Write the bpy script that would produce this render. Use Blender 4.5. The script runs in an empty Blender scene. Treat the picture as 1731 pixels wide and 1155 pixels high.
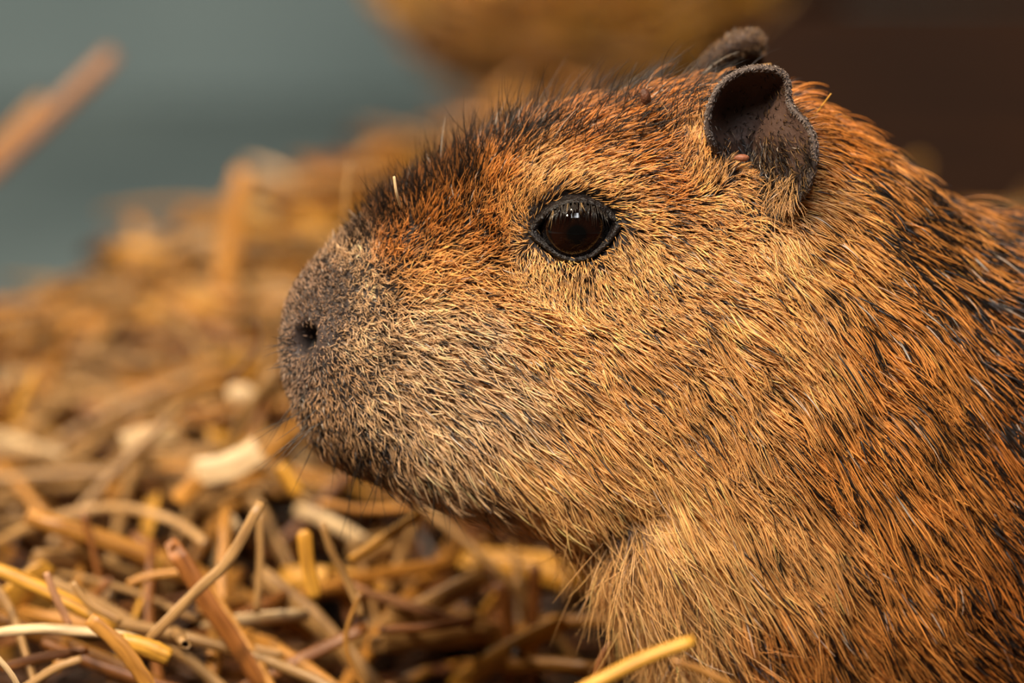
import bpy, math, random
import numpy as np
from mathutils import Vector, kdtree

rng = np.random.default_rng(11)
random.seed(11)
sc = bpy.context.scene
COL = sc.collection

# ------------------------------------------------------------------ camera
S, DIST, PITCH = 6000.0, 1.1, math.radians(12.0)      # px per metre in the focus plane, distance, downward tilt
ZT = 0.155
CP, SP = math.cos(PITCH), math.sin(PITCH)
F = np.array([0, CP, -SP]); U = np.array([0, SP, CP]); R = np.array([1.0, 0, 0])
CAM = np.array([0, 0, ZT]) - DIST * F
cam = bpy.data.cameras.new('camera')
cam.sensor_width = 36
cam.lens = 36 * DIST / (1731 / S)
cam.clip_start = 0.02
cam.dof.use_dof = True
cam.dof.focus_distance = DIST + 0.002
cam.dof.aperture_fstop = 4.3
cam_o = bpy.data.objects.new('camera', cam); COL.objects.link(cam_o)
cam_o.location = CAM.tolist()
cam_o.rotation_euler = (math.pi / 2 - PITCH, 0, 0)
sc.camera = cam_o

# ------------------------------------------------------------------ world, lights, exposure
w = bpy.data.worlds.new('world'); sc.world = w; w.use_nodes = True
bg = w.node_tree.nodes['Background']
bg.inputs[0].default_value = (1.0, 0.80, 0.60, 1); bg.inputs[1].default_value = 0.03

def area(name, loc, aim, size, power, color, spread=180):
    l = bpy.data.lights.new(name, 'AREA'); l.energy = power; l.color = color
    l.shape = 'RECTANGLE'; l.size = size[0]; l.size_y = size[1]; l.spread = math.radians(spread)
    o = bpy.data.objects.new(name, l); COL.objects.link(o); o.location = loc
    o.rotation_euler = (Vector(aim) - Vector(loc)).to_track_quat('-Z', 'Y').to_euler()
    return o
area('skylight', (-0.10, -1.10, 1.62), (0, 0.05, 0.12), (0.75, 0.5), 12, (0.94, 0.96, 1.0))
area('background_fill', (-1.6, 0.55, 1.3), (-0.1, 0.6, 0.05), (0.8, 0.8), 15, (1.0, 0.84, 0.62))  # added fill lamp brightening the left background and wall, no window there
def lamp(name, loc, power, rad, color):
    l = bpy.data.lights.new(name, 'POINT'); l.energy = power; l.color = color; l.shadow_soft_size = rad
    o = bpy.data.objects.new(name, l); COL.objects.link(o); o.location = loc
lamp('heat_lamp', (-0.50, -0.55, 1.02), 26.0, 0.05, (1.0, 0.80, 0.54))
lamp('heat_lamp', (-0.32, -0.38, 1.55), 19.0, 0.05, (1.0, 0.77, 0.50))

sc.view_settings.view_transform = 'Standard'
sc.view_settings.look = 'None'
sc.view_settings.gamma = 1.0
sc.view_settings.use_curve_mapping = False
sc.view_settings.exposure = 1.2

# ------------------------------------------------------------------ helpers
def lin(r, g, b):
    c = np.array([r, g, b], float) / 255.0
    return np.where(c <= 0.04045, c / 12.92, ((c + 0.055) / 1.055) ** 2.4)

def at_w(px, py, wd):
    d = DIST + wd
    return CAM + d * F + ((px - 865.5) / S * d / DIST) * R - ((py - 577.5) / S * d / DIST) * U

def at_y(px, py, Y):
    v = F + ((px - 865.5) / S / DIST) * R - ((py - 577.5) / S / DIST) * U
    return CAM + v * ((Y - CAM[1]) / v[1])

def proj(P):
    q = P - CAM
    d = q @ F
    return 865.5 + (q @ R) / d * DIST * S, 577.5 - (q @ U) / d * DIST * S

def put(name, data, parent=None, mat=None, base=None):
    o = bpy.data.objects.new(name, data); COL.objects.link(o)
    if mat is not None: data.materials.append(mat)
    if parent is not None:
        o.parent = parent
        if base is not None: o.location = (-np.asarray(base)).tolist()
    return o

def tag(o, label, cat, group=None, kind=None):
    o['label'] = label
    if cat: o['category'] = cat
    if group: o['group'] = group
    if kind: o['kind'] = kind
    return o

def mesh_np(name, V, faces, smooth=True, tint=None, uv=None):
    """V (n,3), faces (m,4) or (m,3) index array"""
    V = np.asarray(V, np.float32); faces = np.asarray(faces, np.int32)
    me = bpy.data.meshes.new(name)
    k = faces.shape[1]; m = len(faces)
    me.vertices.add(len(V)); me.vertices.foreach_set('co', V.ravel())
    me.loops.add(m * k); me.loops.foreach_set('vertex_index', faces.ravel())
    me.polygons.add(m)
    me.polygons.foreach_set('loop_start', np.arange(0, m * k, k, dtype=np.int32))
    me.polygons.foreach_set('loop_total', np.full(m, k, np.int32))
    if smooth: me.polygons.foreach_set('use_smooth', np.ones(m, bool))
    if tint is not None:
        a = me.attributes.new('tint', 'FLOAT_COLOR', 'POINT')
        t = np.ones((len(V), 4), np.float32); t[:, :3] = tint
        a.data.foreach_set('color', t.ravel())
    if uv is not None:
        a = me.attributes.new('grain', 'FLOAT2', 'POINT')
        a.data.foreach_set('vector', np.asarray(uv, np.float32).ravel())
    me.update(calc_edges=True); me.validate()
    return me

def new_mat(name):
    m = bpy.data.materials.new(name); m.use_nodes = True
    nt = m.node_tree; b = nt.nodes['Principled BSDF']
    return m, nt, b

def mat_noise(name, c1, c2, scale, rough=0.8, bump=0.0, detail=6, spec=0.3, stretch=(1, 1, 1)):
    m, nt, b = new_mat(name)
    tc = nt.nodes.new('ShaderNodeTexCoord'); mp = nt.nodes.new('ShaderNodeMapping')
    mp.inputs['Scale'].default_value = stretch
    nz = nt.nodes.new('ShaderNodeTexNoise'); nz.inputs['Scale'].default_value = scale; nz.inputs['Detail'].default_value = detail
    rp = nt.nodes.new('ShaderNodeValToRGB')
    rp.color_ramp.elements[0].color = (*c1, 1); rp.color_ramp.elements[1].color = (*c2, 1)
    rp.color_ramp.elements[0].position = 0.3; rp.color_ramp.elements[1].position = 0.7
    nt.links.new(tc.outputs['Object'], mp.inputs[0]); nt.links.new(mp.outputs[0], nz.inputs['Vector'])
    nt.links.new(nz.outputs['Fac'], rp.inputs[0]); nt.links.new(rp.outputs[0], b.inputs['Base Color'])
    b.inputs['Roughness'].default_value = rough; b.inputs['Specular IOR Level'].default_value = spec
    if bump:
        bp = nt.nodes.new('ShaderNodeBump'); bp.inputs['Strength'].default_value = bump; bp.inputs['Distance'].default_value = 0.002
        nt.links.new(nz.outputs['Fac'], bp.inputs['Height']); nt.links.new(bp.outputs[0], b.inputs['Normal'])
    return m

# straw: tint attribute x streaks along the stalk
def straw_material():
    m, nt, b = new_mat('straw')
    at = nt.nodes.new('ShaderNodeAttribute'); at.attribute_name = 'tint'
    gr = nt.nodes.new('ShaderNodeAttribute'); gr.attribute_name = 'grain'
    mp = nt.nodes.new('ShaderNodeMapping'); mp.inputs['Scale'].default_value = (9, 0.9, 1)
    nz = nt.nodes.new('ShaderNodeTexNoise'); nz.inputs['Scale'].default_value = 1.6; nz.inputs['Detail'].default_value = 4
    rp = nt.nodes.new('ShaderNodeValToRGB')
    rp.color_ramp.elements[0].color = (0.42, 0.34, 0.26, 1); rp.color_ramp.elements[0].position = 0.28
    rp.color_ramp.elements[1].color = (1.15, 1.12, 1.05, 1); rp.color_ramp.elements[1].position = 0.62
    mx = nt.nodes.new('ShaderNodeMix'); mx.data_type = 'RGBA'; mx.blend_type = 'MULTIPLY'; mx.inputs[0].default_value = 1.0
    nt.links.new(gr.outputs['Vector'], mp.inputs[0]); nt.links.new(mp.outputs[0], nz.inputs['Vector'])
    nt.links.new(nz.outputs['Fac'], rp.inputs[0])
    nt.links.new(at.outputs['Color'], mx.inputs[6]); nt.links.new(rp.outputs[0], mx.inputs[7])
    nt.links.new(mx.outputs[2], b.inputs['Base Color'])
    bp = nt.nodes.new('ShaderNodeBump'); bp.inputs['Strength'].default_value = 0.35; bp.inputs['Distance'].default_value = 0.0006
    nt.links.new(nz.outputs['Fac'], bp.inputs['Height']); nt.links.new(bp.outputs[0], b.inputs['Normal'])
    b.inputs['Roughness'].default_value = 0.42; b.inputs['Specular IOR Level'].default_value = 0.45
    return m
M_STRAW = straw_material()

GOLD = lin(188, 132, 58); YEL = lin(214, 158, 60); TAN = lin(180, 140, 88); PALE = lin(222, 192, 148)
BRN = lin(128, 80, 36); DBR = lin(82, 49, 22); PINK = lin(176, 130, 96)

# ------------------------------------------------------------------ setting
def bed_h(x, y):
    """top of the straw bed"""
    x = np.asarray(x, float); y = np.asarray(y, float)
    yc = np.interp(x, [-0.5, -0.25, -0.195, -0.12, -0.045, 0.03, 0.10, 0.3, 0.6], [0.42, 0.47, 0.50, 0.60, 0.70, 0.78, 0.80, 0.80, 0.80])
    hc = np.interp(x, [-0.5, -0.25, -0.195, -0.12, -0.045, 0.03, 0.10, 0.22, 0.6], [0.056, 0.060, 0.066, 0.087, 0.113, 0.126, 0.108, 0.055, 0.05])
    t = np.clip((y - 0.12) / (yc - 0.12), 0, 1); t = t * t * (3 - 2 * t)
    h = 0.046 + (hc - 0.046) * t + 0.006 * np.sin(9 * x + 5 * y) + 0.004 * np.sin(23 * x - 14 * y)
    h = h - 0.014 / (1 + np.exp((y + 0.0) / 0.02)) - 0.026 * np.exp(-((x - 0.01) / 0.06) ** 2 - ((y - 0.06) / 0.10) ** 2)
    f = 1 / (1 + np.exp((y - yc - 0.05) / 0.018))
    return -0.032 + (h + 0.034) * f

def build_box(name, lo, hi, mat, parent=None, bev=0.0):
    import bmesh
    bm = bmesh.new(); bmesh.ops.create_cube(bm, size=1)
    lo = np.array(lo, float); hi = np.array(hi, float)
    for v in bm.verts: v.co = Vector(((lo + hi) / 2 + np.array(v.co) * (hi - lo)).tolist())
    if bev: bmesh.ops.bevel(bm, geom=list(bm.edges), offset=bev, segments=2, affect='EDGES')
    me = bpy.data.meshes.new(name); bm.to_mesh(me); bm.free()
    return put(name, me, parent, mat)

M_FLOOR = mat_noise('painted_concrete', lin(80, 95, 100), lin(100, 115, 119), 5, 0.75)
M_WALL = mat_noise('painted_wall', lin(94, 112, 118), lin(118, 135, 140), 3.0, 0.7)
FZ = -0.035
fl = build_box('floor', (-2.2, -1.6, FZ - 0.05), (2.2, 2.0, FZ), M_FLOOR); fl['kind'] = 'structure'
wb = build_box('wall_back', (-2.2, 1.75, FZ), (2.2, 1.85, 2.2), M_WALL); wb['kind'] = 'structure'

# dark plank partition at the back right
M_PLANK = mat_noise('dark_wood', lin(34, 16, 4), lin(62, 33, 9), 6, 0.7, 0.3, stretch=(1, 1, 12))
pt = bpy.data.objects.new('plank_partition', None); COL.objects.link(pt)
tag(pt, 'dark brown plank partition in shadow behind the capybara', 'partition')
for i in range(5):
    build_box('plank', (0.115, 0.94 + 0.002 * (i % 2), FZ + i * 0.17), (1.5, 0.965, FZ + 0.166 + i * 0.17), M_PLANK, pt, 0.004)
for xx in (0.115, 0.75, 1.44):
    build_box('post', (xx, 0.968, FZ), (xx + 0.06, 1.02, 0.80), M_PLANK, pt, 0.004)

# ------------------------------------------------------------------ straw generators
def stalk_batch(C, DIRV, L, RAD, flat, bend, tint, nseg=5, ng=6):
    """N stalks: centre, unit dir, length, radius, flatness, bend vector -> V, faces, tint, grain"""
    N = len(C)
    up = np.tile([0.0, 0, 1.0], (N, 1)) + rng.normal(0, 0.35, (N, 3))
    a = np.cross(DIRV, up); a /= np.linalg.norm(a, axis=1, keepdims=True) + 1e-9
    b = np.cross(a, DIRV)
    s = np.linspace(-1, 1, nseg + 1)
    t = np.linspace(0, 2 * np.pi, ng, endpoint=False)
    ctr = C[:, None, :] + DIRV[:, None, :] * (s[None, :, None] * L[:, None, None] / 2) - bend[:, None, :] * (s[None, :, None] ** 2)
    rr = RAD[:, None] * (1.0 + 0.10 * np.sin(7 * s[None, :] + rng.uniform(0, 6, (N, 1)))) * np.where(np.abs(s) > 0.99, 0.8, 1.0)[None, :]
    tw = rng.uniform(-0.5, 0.5, (N, 1)) * s[None, :]
    ca = np.cos(t)[None, None, :]; sa = np.sin(t)[None, None, :] * flat[:, None, None]
    ct, st = np.cos(tw)[..., None], np.sin(tw)[..., None]
    ox = (ca * ct - sa * st) * rr[..., None]; oy = (ca * st + sa * ct) * rr[..., None]
    V = ctr[:, :, None, :] + a[:, None, None, :] * ox[..., None] + b[:, None, None, :] * oy[..., None]
    V = V.reshape(-1, 3)
    per = (nseg + 1) * ng
    f = []
    for i in range(nseg):
        for j in range(ng):
            f.append((i * ng + j, i * ng + (j + 1) % ng, (i + 1) * ng + (j + 1) % ng, (i + 1) * ng + j))
    for e in (0, nseg):                                       # end caps as quads
        o = e * ng
        for j in range(1, ng - 2, 2):
            q = (o, o + j, o + j + 1, o + j + 2)
            f.append(q if e == 0 else q[::-1])
    f = np.array(f)
    FA = (f[None] + (np.arange(N) * per)[:, None, None]).reshape(-1, 4)
    TT = np.repeat(tint, per, axis=0)
    gu = np.tile(t / (2 * np.pi), N * (nseg + 1)) + np.repeat(rng.uniform(0, 50, N), per)
    gv = np.repeat((s[None, :] * L[:, None] * 25).ravel(), ng) + np.repeat(rng.uniform(0, 50, N), per)
    return V, FA, TT, np.stack([gu, gv], 1)

def rand_dirs(n, elev=0.22):
    az = rng.uniform(0, 2 * np.pi, n); el = rng.normal(0, elev, n)
    return np.stack([np.cos(az) * np.cos(el), np.sin(az) * np.cos(el), np.sin(el)], 1)

def rand_tints(n, pal, wts, jit=0.16):
    pal = np.array(pal); idx = rng.choice(len(pal), n, p=np.array(wts) / sum(wts))
    t = pal[idx] * np.exp(rng.normal(0, jit, (n, 1))) * np.exp(rng.normal(0, 0.05, (n, 3)))
    return np.clip(t, 0, 1)

def cr_path(P, n):
    P = np.asarray(P, float)
    if len(P) == 2: P = np.array([P[0], P[0] * .5 + P[1] * .5, P[1]])
    Q = np.vstack([2 * P[0] - P[1], P, 2 * P[-1] - P[-2]])
    out = []
    for u in np.linspace(0, len(P) - 1 - 1e-6, n):
        i = int(u); f = u - i
        p0, p1, p2, p3 = Q[i], Q[i + 1], Q[i + 2], Q[i + 3]
        out.append(0.5 * ((2 * p1) + (-p0 + p2) * f + (2 * p0 - 5 * p1 + 4 * p2 - p3) * f * f + (-p0 + 3 * p1 - 3 * p2 + p3) * f ** 3))
    return np.array(out)

def stalk_path(name, P, rad, flat, tint, n=14, ng=10, taper=(0.85, 0.85), node=None, split=False, seed=0):
    """one stalk along a world polyline, elliptical section, node ridges, hollow cut ends"""
    g = np.random.default_rng(seed + 5)
    C = cr_path(P, n)
    T = np.gradient(C, axis=0); T /= np.linalg.norm(T, axis=1, keepdims=True)
    view = np.array([0, -1.0, 0.25])
    A = np.cross(T, view); A /= np.linalg.norm(A, axis=1, keepdims=True) + 1e-9
    B = np.cross(A, T)
    s = np.linspace(0, 1, n)
    rr = rad * np.interp(s, [0, .04, .5, .96, 1], [taper[0], 1, 1.04, 1, taper[1]])
    rr = rr * (1 + g.normal(0, 0.03, n))
    if node is not None: rr = rr * (1 + 0.35 * np.exp(-((s - node) / 0.03) ** 2))
    t = np.linspace(0, 2 * np.pi, ng, endpoint=False)
    wob = 1 + 0.10 * np.cos(2 * t + g.uniform(0, 6)) + 0.06 * np.cos(3 * t + g.uniform(0, 6))
    tw = g.uniform(-0.6, 0.6) * s
    x = np.cos(t)[None] * wob; y = np.sin(t)[None] * wob * flat
    ox = x * np.cos(tw)[:, None] - y * np.sin(tw)[:, None]; oy = x * np.sin(tw)[:, None] + y * np.cos(tw)[:, None]
    V = C[:, None] + (A[:, None] * ox[..., None] + B[:, None] * oy[..., None]) * rr[:, None, None]
    # hollow ends: an inner ring a little way inside
    i0 = C[1] + (V[0] - C[0]) * 0.55; i1 = C[-2] + (V[-1] - C[-1]) * 0.55
    j0 = V[0] * 1.0; j1 = V[-1] * 1.0
    allV = np.vstack([i0[None], (C[0] + (V[0] - C[0]) * 0.7)[None], V, (C[-1] + (V[-1] - C[-1]) * 0.7)[None], i1[None]])
    if split:
        allV[2, :ng // 2] += T[0] * rad * 1.5; allV[1, :ng // 2] += T[0] * rad * 1.2
    m = allV.shape[0]
    f = []
    for i in range(m - 1):
        for j in range(ng):
            f.append((i * ng + j, i * ng + (j + 1) % ng, (i + 1) * ng + (j + 1) % ng, (i + 1) * ng + j))
    for e, o in ((0, 0), (1, (m - 1) * ng)):
        for j in range(1, ng - 2, 2):
            q = (o, o + j, o + j + 1, o + j + 2); f.append(q if e == 0 else q[::-1])
    ln = np.concatenate([[0, 0], np.cumsum(np.r_[0, np.linalg.norm(np.diff(C, axis=0), axis=1)]), [0, 0]]) * 50
    uv = np.stack([np.tile(t / 6.283, m) + g.uniform(0, 50), np.repeat(ln, ng) + g.uniform(0, 50)], 1)
    return mesh_np(name, allV.reshape(-1, 3), np.array(f), True, np.tile(tint, (m * ng, 1)), uv)

# ------------------------------------------------------------------ capybara: profile tables in picture pixels
YM = 0.040          # the head's middle plane
def yc_of(px): return np.interp(px, [474, 1000, 1300, 1500, 1731, 2100, 3900], [YM, YM, YM + .002, YM + .012, YM + .032, YM + .05, YM + .06])
TOP = [(474, 575), (475.5, 556), (478, 540), (484, 517), (495, 493), (510, 470), (530, 446), (550, 427), (575, 407), (600, 389), (640, 360), (680, 334),
       (720, 311), (760, 289), (800, 268), (850, 243), (900, 226), (950, 213), (1000, 201), (1050, 190), (1100, 179), (1150, 169), (1200, 164),
       (1260, 166), (1320, 176), (1400, 220), (1450, 250), (1500, 287), (1550, 322), (1600, 352), (1650, 370), (1700, 380), (1760, 382), (1900, 340),
       (2200, 250), (2600, 190), (3000, 200), (3400, 320), (3700, 520), (3850, 760), (3900, 900)]
BOT = [(474, 577), (475.5, 595), (478, 610), (484, 638), (495, 668), (505, 692), (515, 712), (530, 734), (550, 757), (575, 774), (600, 785), (640, 796),
       (700, 812), (760, 826), (820, 838), (880, 852), (920, 868), (965, 900), (1010, 940), (1045, 995), (1075, 1045), (1105, 1092), (1140, 1137), (1190, 1180), (1240, 1220),
       (1300, 1260), (1500, 1290), (1731, 1300), (2200, 1300), (3000, 1290), (3500, 1260), (3800, 1100), (3900, 902)]
HW = [(474, 0), (475.5, 32), (478, 52), (484, 76), (495, 98), (510, 114), (540, 130), (600, 147), (700, 160), (800, 172), (900, 190), (1000, 206),
      (1100, 222), (1200, 234), (1300, 244), (1450, 268), (1600, 315), (1731, 365), (2000, 440), (2600, 500), (3200, 450), (3700, 280), (3850, 120), (3900, 0)]
XM = lambda px: at_y(px, 577.0, float(yc_of(px)))[0]
x0 = at_y(474, 575, YM)[0]
tw_ = np.array([at_y(p, q, float(yc_of(p))) for p, q in TOP]); bw_ = np.array([at_y(p, q, float(yc_of(p))) for p, q in BOT])
xt, zt_ = tw_[:, 0], tw_[:, 2]; xb, zb_ = bw_[:, 0], bw_[:, 2]
xe = min(xt[-1], xb[-1])
PXI = np.linspace(474, 3900, 4000); XI = np.array([XM(p) for p in PXI]); XI += x0 - XI[0]
px_of_x = lambda x: np.interp(x, XI, PXI)
t1 = np.linspace(0, 1, 430); t2 = np.linspace(0, 1, 71)[1:]
X1 = x0 + (XM(1780) - x0) * t1 ** 1.5
X2 = X1[-1] + (xe - X1[-1]) * (1 - (1 - t2) ** 1.6)
XS = np.concatenate([X1, X2])
QG = np.linspace(0, math.sqrt(xe - x0), 3000)
def smooth_tab(xk, vk, sig=14):
    g = np.interp(QG, np.sqrt(np.maximum(np.asarray(xk) - x0, 0)), vk)
    k = np.exp(-0.5 * (np.arange(-4 * sig, 4 * sig + 1) / sig) ** 2); k /= k.sum()
    pad = np.r_[2 * g[0] - g[4 * sig:0:-1], g, 2 * g[-1] - g[-2:-4 * sig - 2:-1]]
    gs = np.convolve(pad, k, 'valid')
    return gs
Qx = np.sqrt(np.maximum(XS - x0, 0))
ztop = np.interp(Qx, QG, smooth_tab(xt, zt_)); zbot = np.interp(Qx, QG, smooth_tab(xb, zb_))
hwx = np.interp(Qx, QG, smooth_tab([XI[0] if p == 474 else float(np.interp(p, PXI, XI)) for p, _ in HW], [v / S for _, v in HW]))
hwx = np.maximum(hwx, 1e-5)
mid = (ztop + zbot) / 2; bad = ztop < zbot + 2e-5
ztop = np.where(bad, mid + 1e-5, ztop); zbot = np.where(bad, mid - 1e-5, zbot)
PXS = px_of_x(XS)
ycx = np.convolve(np.r_[np.full(15, yc_of(474)), yc_of(PXS), np.full(15, yc_of(3900))], np.ones(31) / 31, 'valid')
fw = np.interp(PXS, [474, 600, 900, 1200, 1600, 3900], [0.45, 0.40, 0.42, 0.44, 0.45, 0.42])
nx = np.interp(PXS, [474, 560, 800, 1200, 1600, 3900], [2.2, 2.5, 2.5, 2.3, 2.15, 2.1])
zw = zbot + fw * (ztop - zbot)
NT = 300
TH = np.linspace(0, 2 * np.pi, NT, endpoint=False)          # 0: near side (towards -y), pi/2: top
ct, st = np.cos(TH), np.sin(TH)
pw = (2 / nx)[:, None]
cy = np.sign(ct)[None] * np.abs(ct)[None] ** pw
sz = np.sign(st)[None] * np.abs(st)[None] ** pw
hz = np.where(st[None] > 0, (ztop - zw)[:, None], (zw - zbot)[:, None])
BV = np.stack([np.repeat(XS[:, None], NT, 1), ycx[:, None] - hwx[:, None] * cy, zw[:, None] + hz * sz], -1)
NX = len(XS)

def grid_normals(G):
    du = np.gradient(G, axis=0)
    dv = (np.roll(G, -1, 1) - np.roll(G, 1, 1)) / 2
    n = np.cross(dv, du)
    n /= np.linalg.norm(n, axis=-1, keepdims=True) + 1e-12
    out = G - np.stack([XS[:, None] + 0 * G[..., 0], ycx[:, None] + 0 * G[..., 1], zw[:, None] + 0 * G[..., 2]], -1)
    s = np.sign((n * out).sum(-1).mean())
    n = n * s
    n[0] = (-1, 0, 0); n[-1] = (1, 0, 0)
    return n

def side_px(P):
    """picture coordinates of a point folded to the near side of the animal"""
    Q = P.copy()
    yc = np.interp(Q[..., 0], XS, ycx)
    Q[..., 1] = yc - np.abs(Q[..., 1] - yc)
    return proj(Q)

BN = grid_normals(BV)
A_, B_ = side_px(BV)
side = np.clip(np.abs(BN[..., 1]) * 2.0, 0, 1)
def gauss(a, b, ca, cb, sa, sb, rot=0.0, p=2):
    c, s = math.cos(rot), math.sin(rot)
    u = ((a - ca) * c + (b - cb) * s) / sa; v = (-(a - ca) * s + (b - cb) * c) / sb
    return np.exp(-(u * u + v * v) ** (p / 2))
def capsule(a, b, p0, p1, sg):
    d = np.array(p1, float) - p0; L2 = d @ d
    t = np.clip(((a - p0[0]) * d[0] + (b - p0[1]) * d[1]) / L2, 0, 1)
    return np.exp(-((a - p0[0] - t * d[0]) ** 2 + (b - p0[1] - t * d[1]) ** 2) / sg ** 2)
EYE = (974.0, 386.0)
disp = (12 * gauss(A_, B_, 955, 318, 110, 38, -0.1) + 14 * gauss(A_, B_, 975, 390, 105, 85) - 8 * gauss(A_, B_, 880, 480, 90, 50, 0.3)
        + 12 * gauss(A_, B_, 1160, 570, 170, 150) - 12 * gauss(A_, B_, 780, 440, 110, 60, -0.5) + 10 * gauss(A_, B_, 610, 660, 90, 120)
        + 8 * gauss(A_, B_, 552, 580, 34, 44) - 10 * gauss(A_, B_, 1290, 320, 60, 60) - 52 * gauss(A_, B_, 1268, 222, 50, 60, -0.2, 4)
        - 16 * capsule(A_, B_, (960, 925), (1090, 850), 42) + 12 * capsule(A_, B_, (700, 780), (960, 815), 55)
        - 6 * capsule(A_, B_, (516, 600), (528, 655), 9)
        + 10 * gauss(A_, B_, 1550, 760, 160, 260))
disp_pit = -40 * gauss(A_, B_, 517, 574, 17, 25, 0.3, 4) - 9 * gauss(A_, B_, 527, 658, 11, 9, 0, 4) - 40 * gauss(A_, B_, EYE[0], EYE[1], 64, 52, 0, 6)
BV0 = BV + BN * (disp * side)[..., None] / S
BV = BV + BN * ((disp + disp_pit) * side)[..., None] / S
# slight irregularity so the coat does not lie on a perfect loft
BV += BN * (2.0 / S * np.sin(A_ / 37 + np.sin(B_ / 53) * 2) * np.sin(B_ / 41) * np.clip((A_ - 600) / 200, 0, 1))[..., None]
BN = grid_normals(BV)

idx = np.arange(NX * NT).reshape(NX, NT)
FQ = np.stack([idx[:-1], np.roll(idx, -1, 1)[:-1], np.roll(idx, -1, 1)[1:], idx[1:]], -1).reshape(-1, 4)
# skin pigment: grey-black nose, brown under the coat
nose_m = np.clip(1.1 - np.hypot((A_ - 500) / 190, (B_ - 590) / 230), 0, 1)
skin = lin(34, 21, 12)[None, None] * (1 - nose_m[..., None]) + lin(74, 62, 58)[None, None] * nose_m[..., None]
eye_m = gauss(A_, B_, EYE[0], EYE[1], 86, 64, 0, 4)[..., None]
skin = skin * (1 - eye_m) + lin(34, 26, 24) * eye_m
nos_m = gauss(A_, B_, 518, 575, 19, 27, 0.3, 4)[..., None]
skin = skin * (1 - nos_m) + lin(18, 14, 13) * nos_m
body_me = mesh_np('body', BV.reshape(-1, 3), FQ[:, ::-1], True, skin.reshape(-1, 3))

# nearest skin point for a picture position on the near side
front = (BN[..., 1] < -0.12) & (A_ < 1800)
fa, fb, fp, fnn = A_[front], B_[front], BV0[front], BN[front]
kd2 = kdtree.KDTree(len(fa))
for i in range(len(fa)): kd2.insert((fa[i], fb[i], 0), i)
kd2.balance()
def skin_at(a, b):
    r = kd2.find_n((a, b, 0), 4)
    wts = np.array([1 / (q[2] + 0.5) for q in r]); wts /= wts.sum()
    ii = [q[1] for q in r]
    P = (fp[ii] * wts[:, None]).sum(0); n = (fnn[ii] * wts[:, None]).sum(0)
    y = P[1]
    Q = at_y(a, b, y)
    return Q, n / np.linalg.norm(n)

def inside_body(P, margin=0.0):
    x, y, z = P[..., 0], P[..., 1], P[..., 2]
    h = np.interp(x, XS, hwx) + margin; zt = np.interp(x, XS, ztop) + margin; zb = np.interp(x, XS, zbot) - margin
    zc = (zt + zb) / 2; hh = (zt - zb) / 2
    r = np.abs((y - np.interp(x, XS, ycx)) / np.maximum(h, 1e-5)) ** 2.3 + np.abs((z - zc) / np.maximum(hh, 1e-5)) ** 2.3
    return (r < 1) & (x > x0 - margin) & (x < xe + margin)

M_SKIN, nt, b = new_mat('skin')
at = nt.nodes.new('ShaderNodeAttribute'); at.attribute_name = 'tint'
nz = nt.nodes.new('ShaderNodeTexNoise'); nz.inputs['Scale'].default_value = 900; nz.inputs['Detail'].default_value = 3
tcn = nt.nodes.new('ShaderNodeTexCoord'); nt.links.new(tcn.outputs['Object'], nz.inputs['Vector'])
bp = nt.nodes.new('ShaderNodeBump'); bp.inputs['Strength'].default_value = 0.5; bp.inputs['Distance'].default_value = 0.0005
nt.links.new(nz.outputs['Fac'], bp.inputs['Height']); nt.links.new(bp.outputs[0], b.inputs['Normal'])
nt.links.new(at.outputs['Color'], b.inputs['Base Color'])
b.inputs['Roughness'].default_value = 0.6; b.inputs['Specular IOR Level'].default_value = 0.3

BASE = np.array([float(XM(1900)), float(yc_of(1900)), 0.0])
capy = bpy.data.objects.new('capybara', None); COL.objects.link(capy); capy.location = BASE.tolist(); capy.empty_display_size = 0.05
tag(capy, 'young golden brown capybara resting on straw, head in profile', 'capybara')
body_o = put('body', body_me, capy, M_SKIN, BASE)
body_o['label'] = 'head and body with dark grey nose skin'

# ------------------------------------------------------------------ eye
M_EYE, nt, b = new_mat('eyeball')
tcn = nt.nodes.new('ShaderNodeTexCoord'); sx = nt.nodes.new('ShaderNodeSeparateXYZ'); nt.links.new(tcn.outputs['Object'], sx.inputs[0])
m1 = nt.nodes.new('ShaderNodeMath'); m1.operation = 'POWER'; m1.inputs[1].default_value = 2
m2 = nt.nodes.new('ShaderNodeMath'); m2.operation = 'POWER'; m2.inputs[1].default_value = 2
m3 = nt.nodes.new('ShaderNodeMath'); m3.operation = 'ADD'; m4 = nt.nodes.new('ShaderNodeMath'); m4.operation = 'SQRT'
nt.links.new(sx.outputs[0], m1.inputs[0]); nt.links.new(sx.outputs[2], m2.inputs[0]); nt.links.new(m1.outputs[0], m3.inputs[0]); nt.links.new(m2.outputs[0], m3.inputs[1]); nt.links.new(m3.outputs[0], m4.inputs[0])
m5 = nt.nodes.new('ShaderNodeMath'); m5.operation = 'MULTIPLY'; m5.inputs[1].default_value = 100; nt.links.new(m4.outputs[0], m5.inputs[0])
rp = nt.nodes.new('ShaderNodeValToRGB'); nt.links.new(m5.outputs[0], rp.inputs[0])
e = rp.color_ramp.elements; e[0].position = 0.24; e[0].color = (0.001, 0.001, 0.001, 1); e[1].position = 0.34; e[1].color = (0.006, 0.0018, 0.0008, 1)
q = e.new(0.66); q.color = (0.011, 0.0026, 0.001, 1); q = e.new(0.76); q.color = (0.002, 0.001, 0.001, 1)
nt.links.new(rp.outputs[0], b.inputs['Base Color'])
b.inputs['Roughness'].default_value = 0.03; b.inputs['Specular IOR Level'].default_value = 0.42
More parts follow.
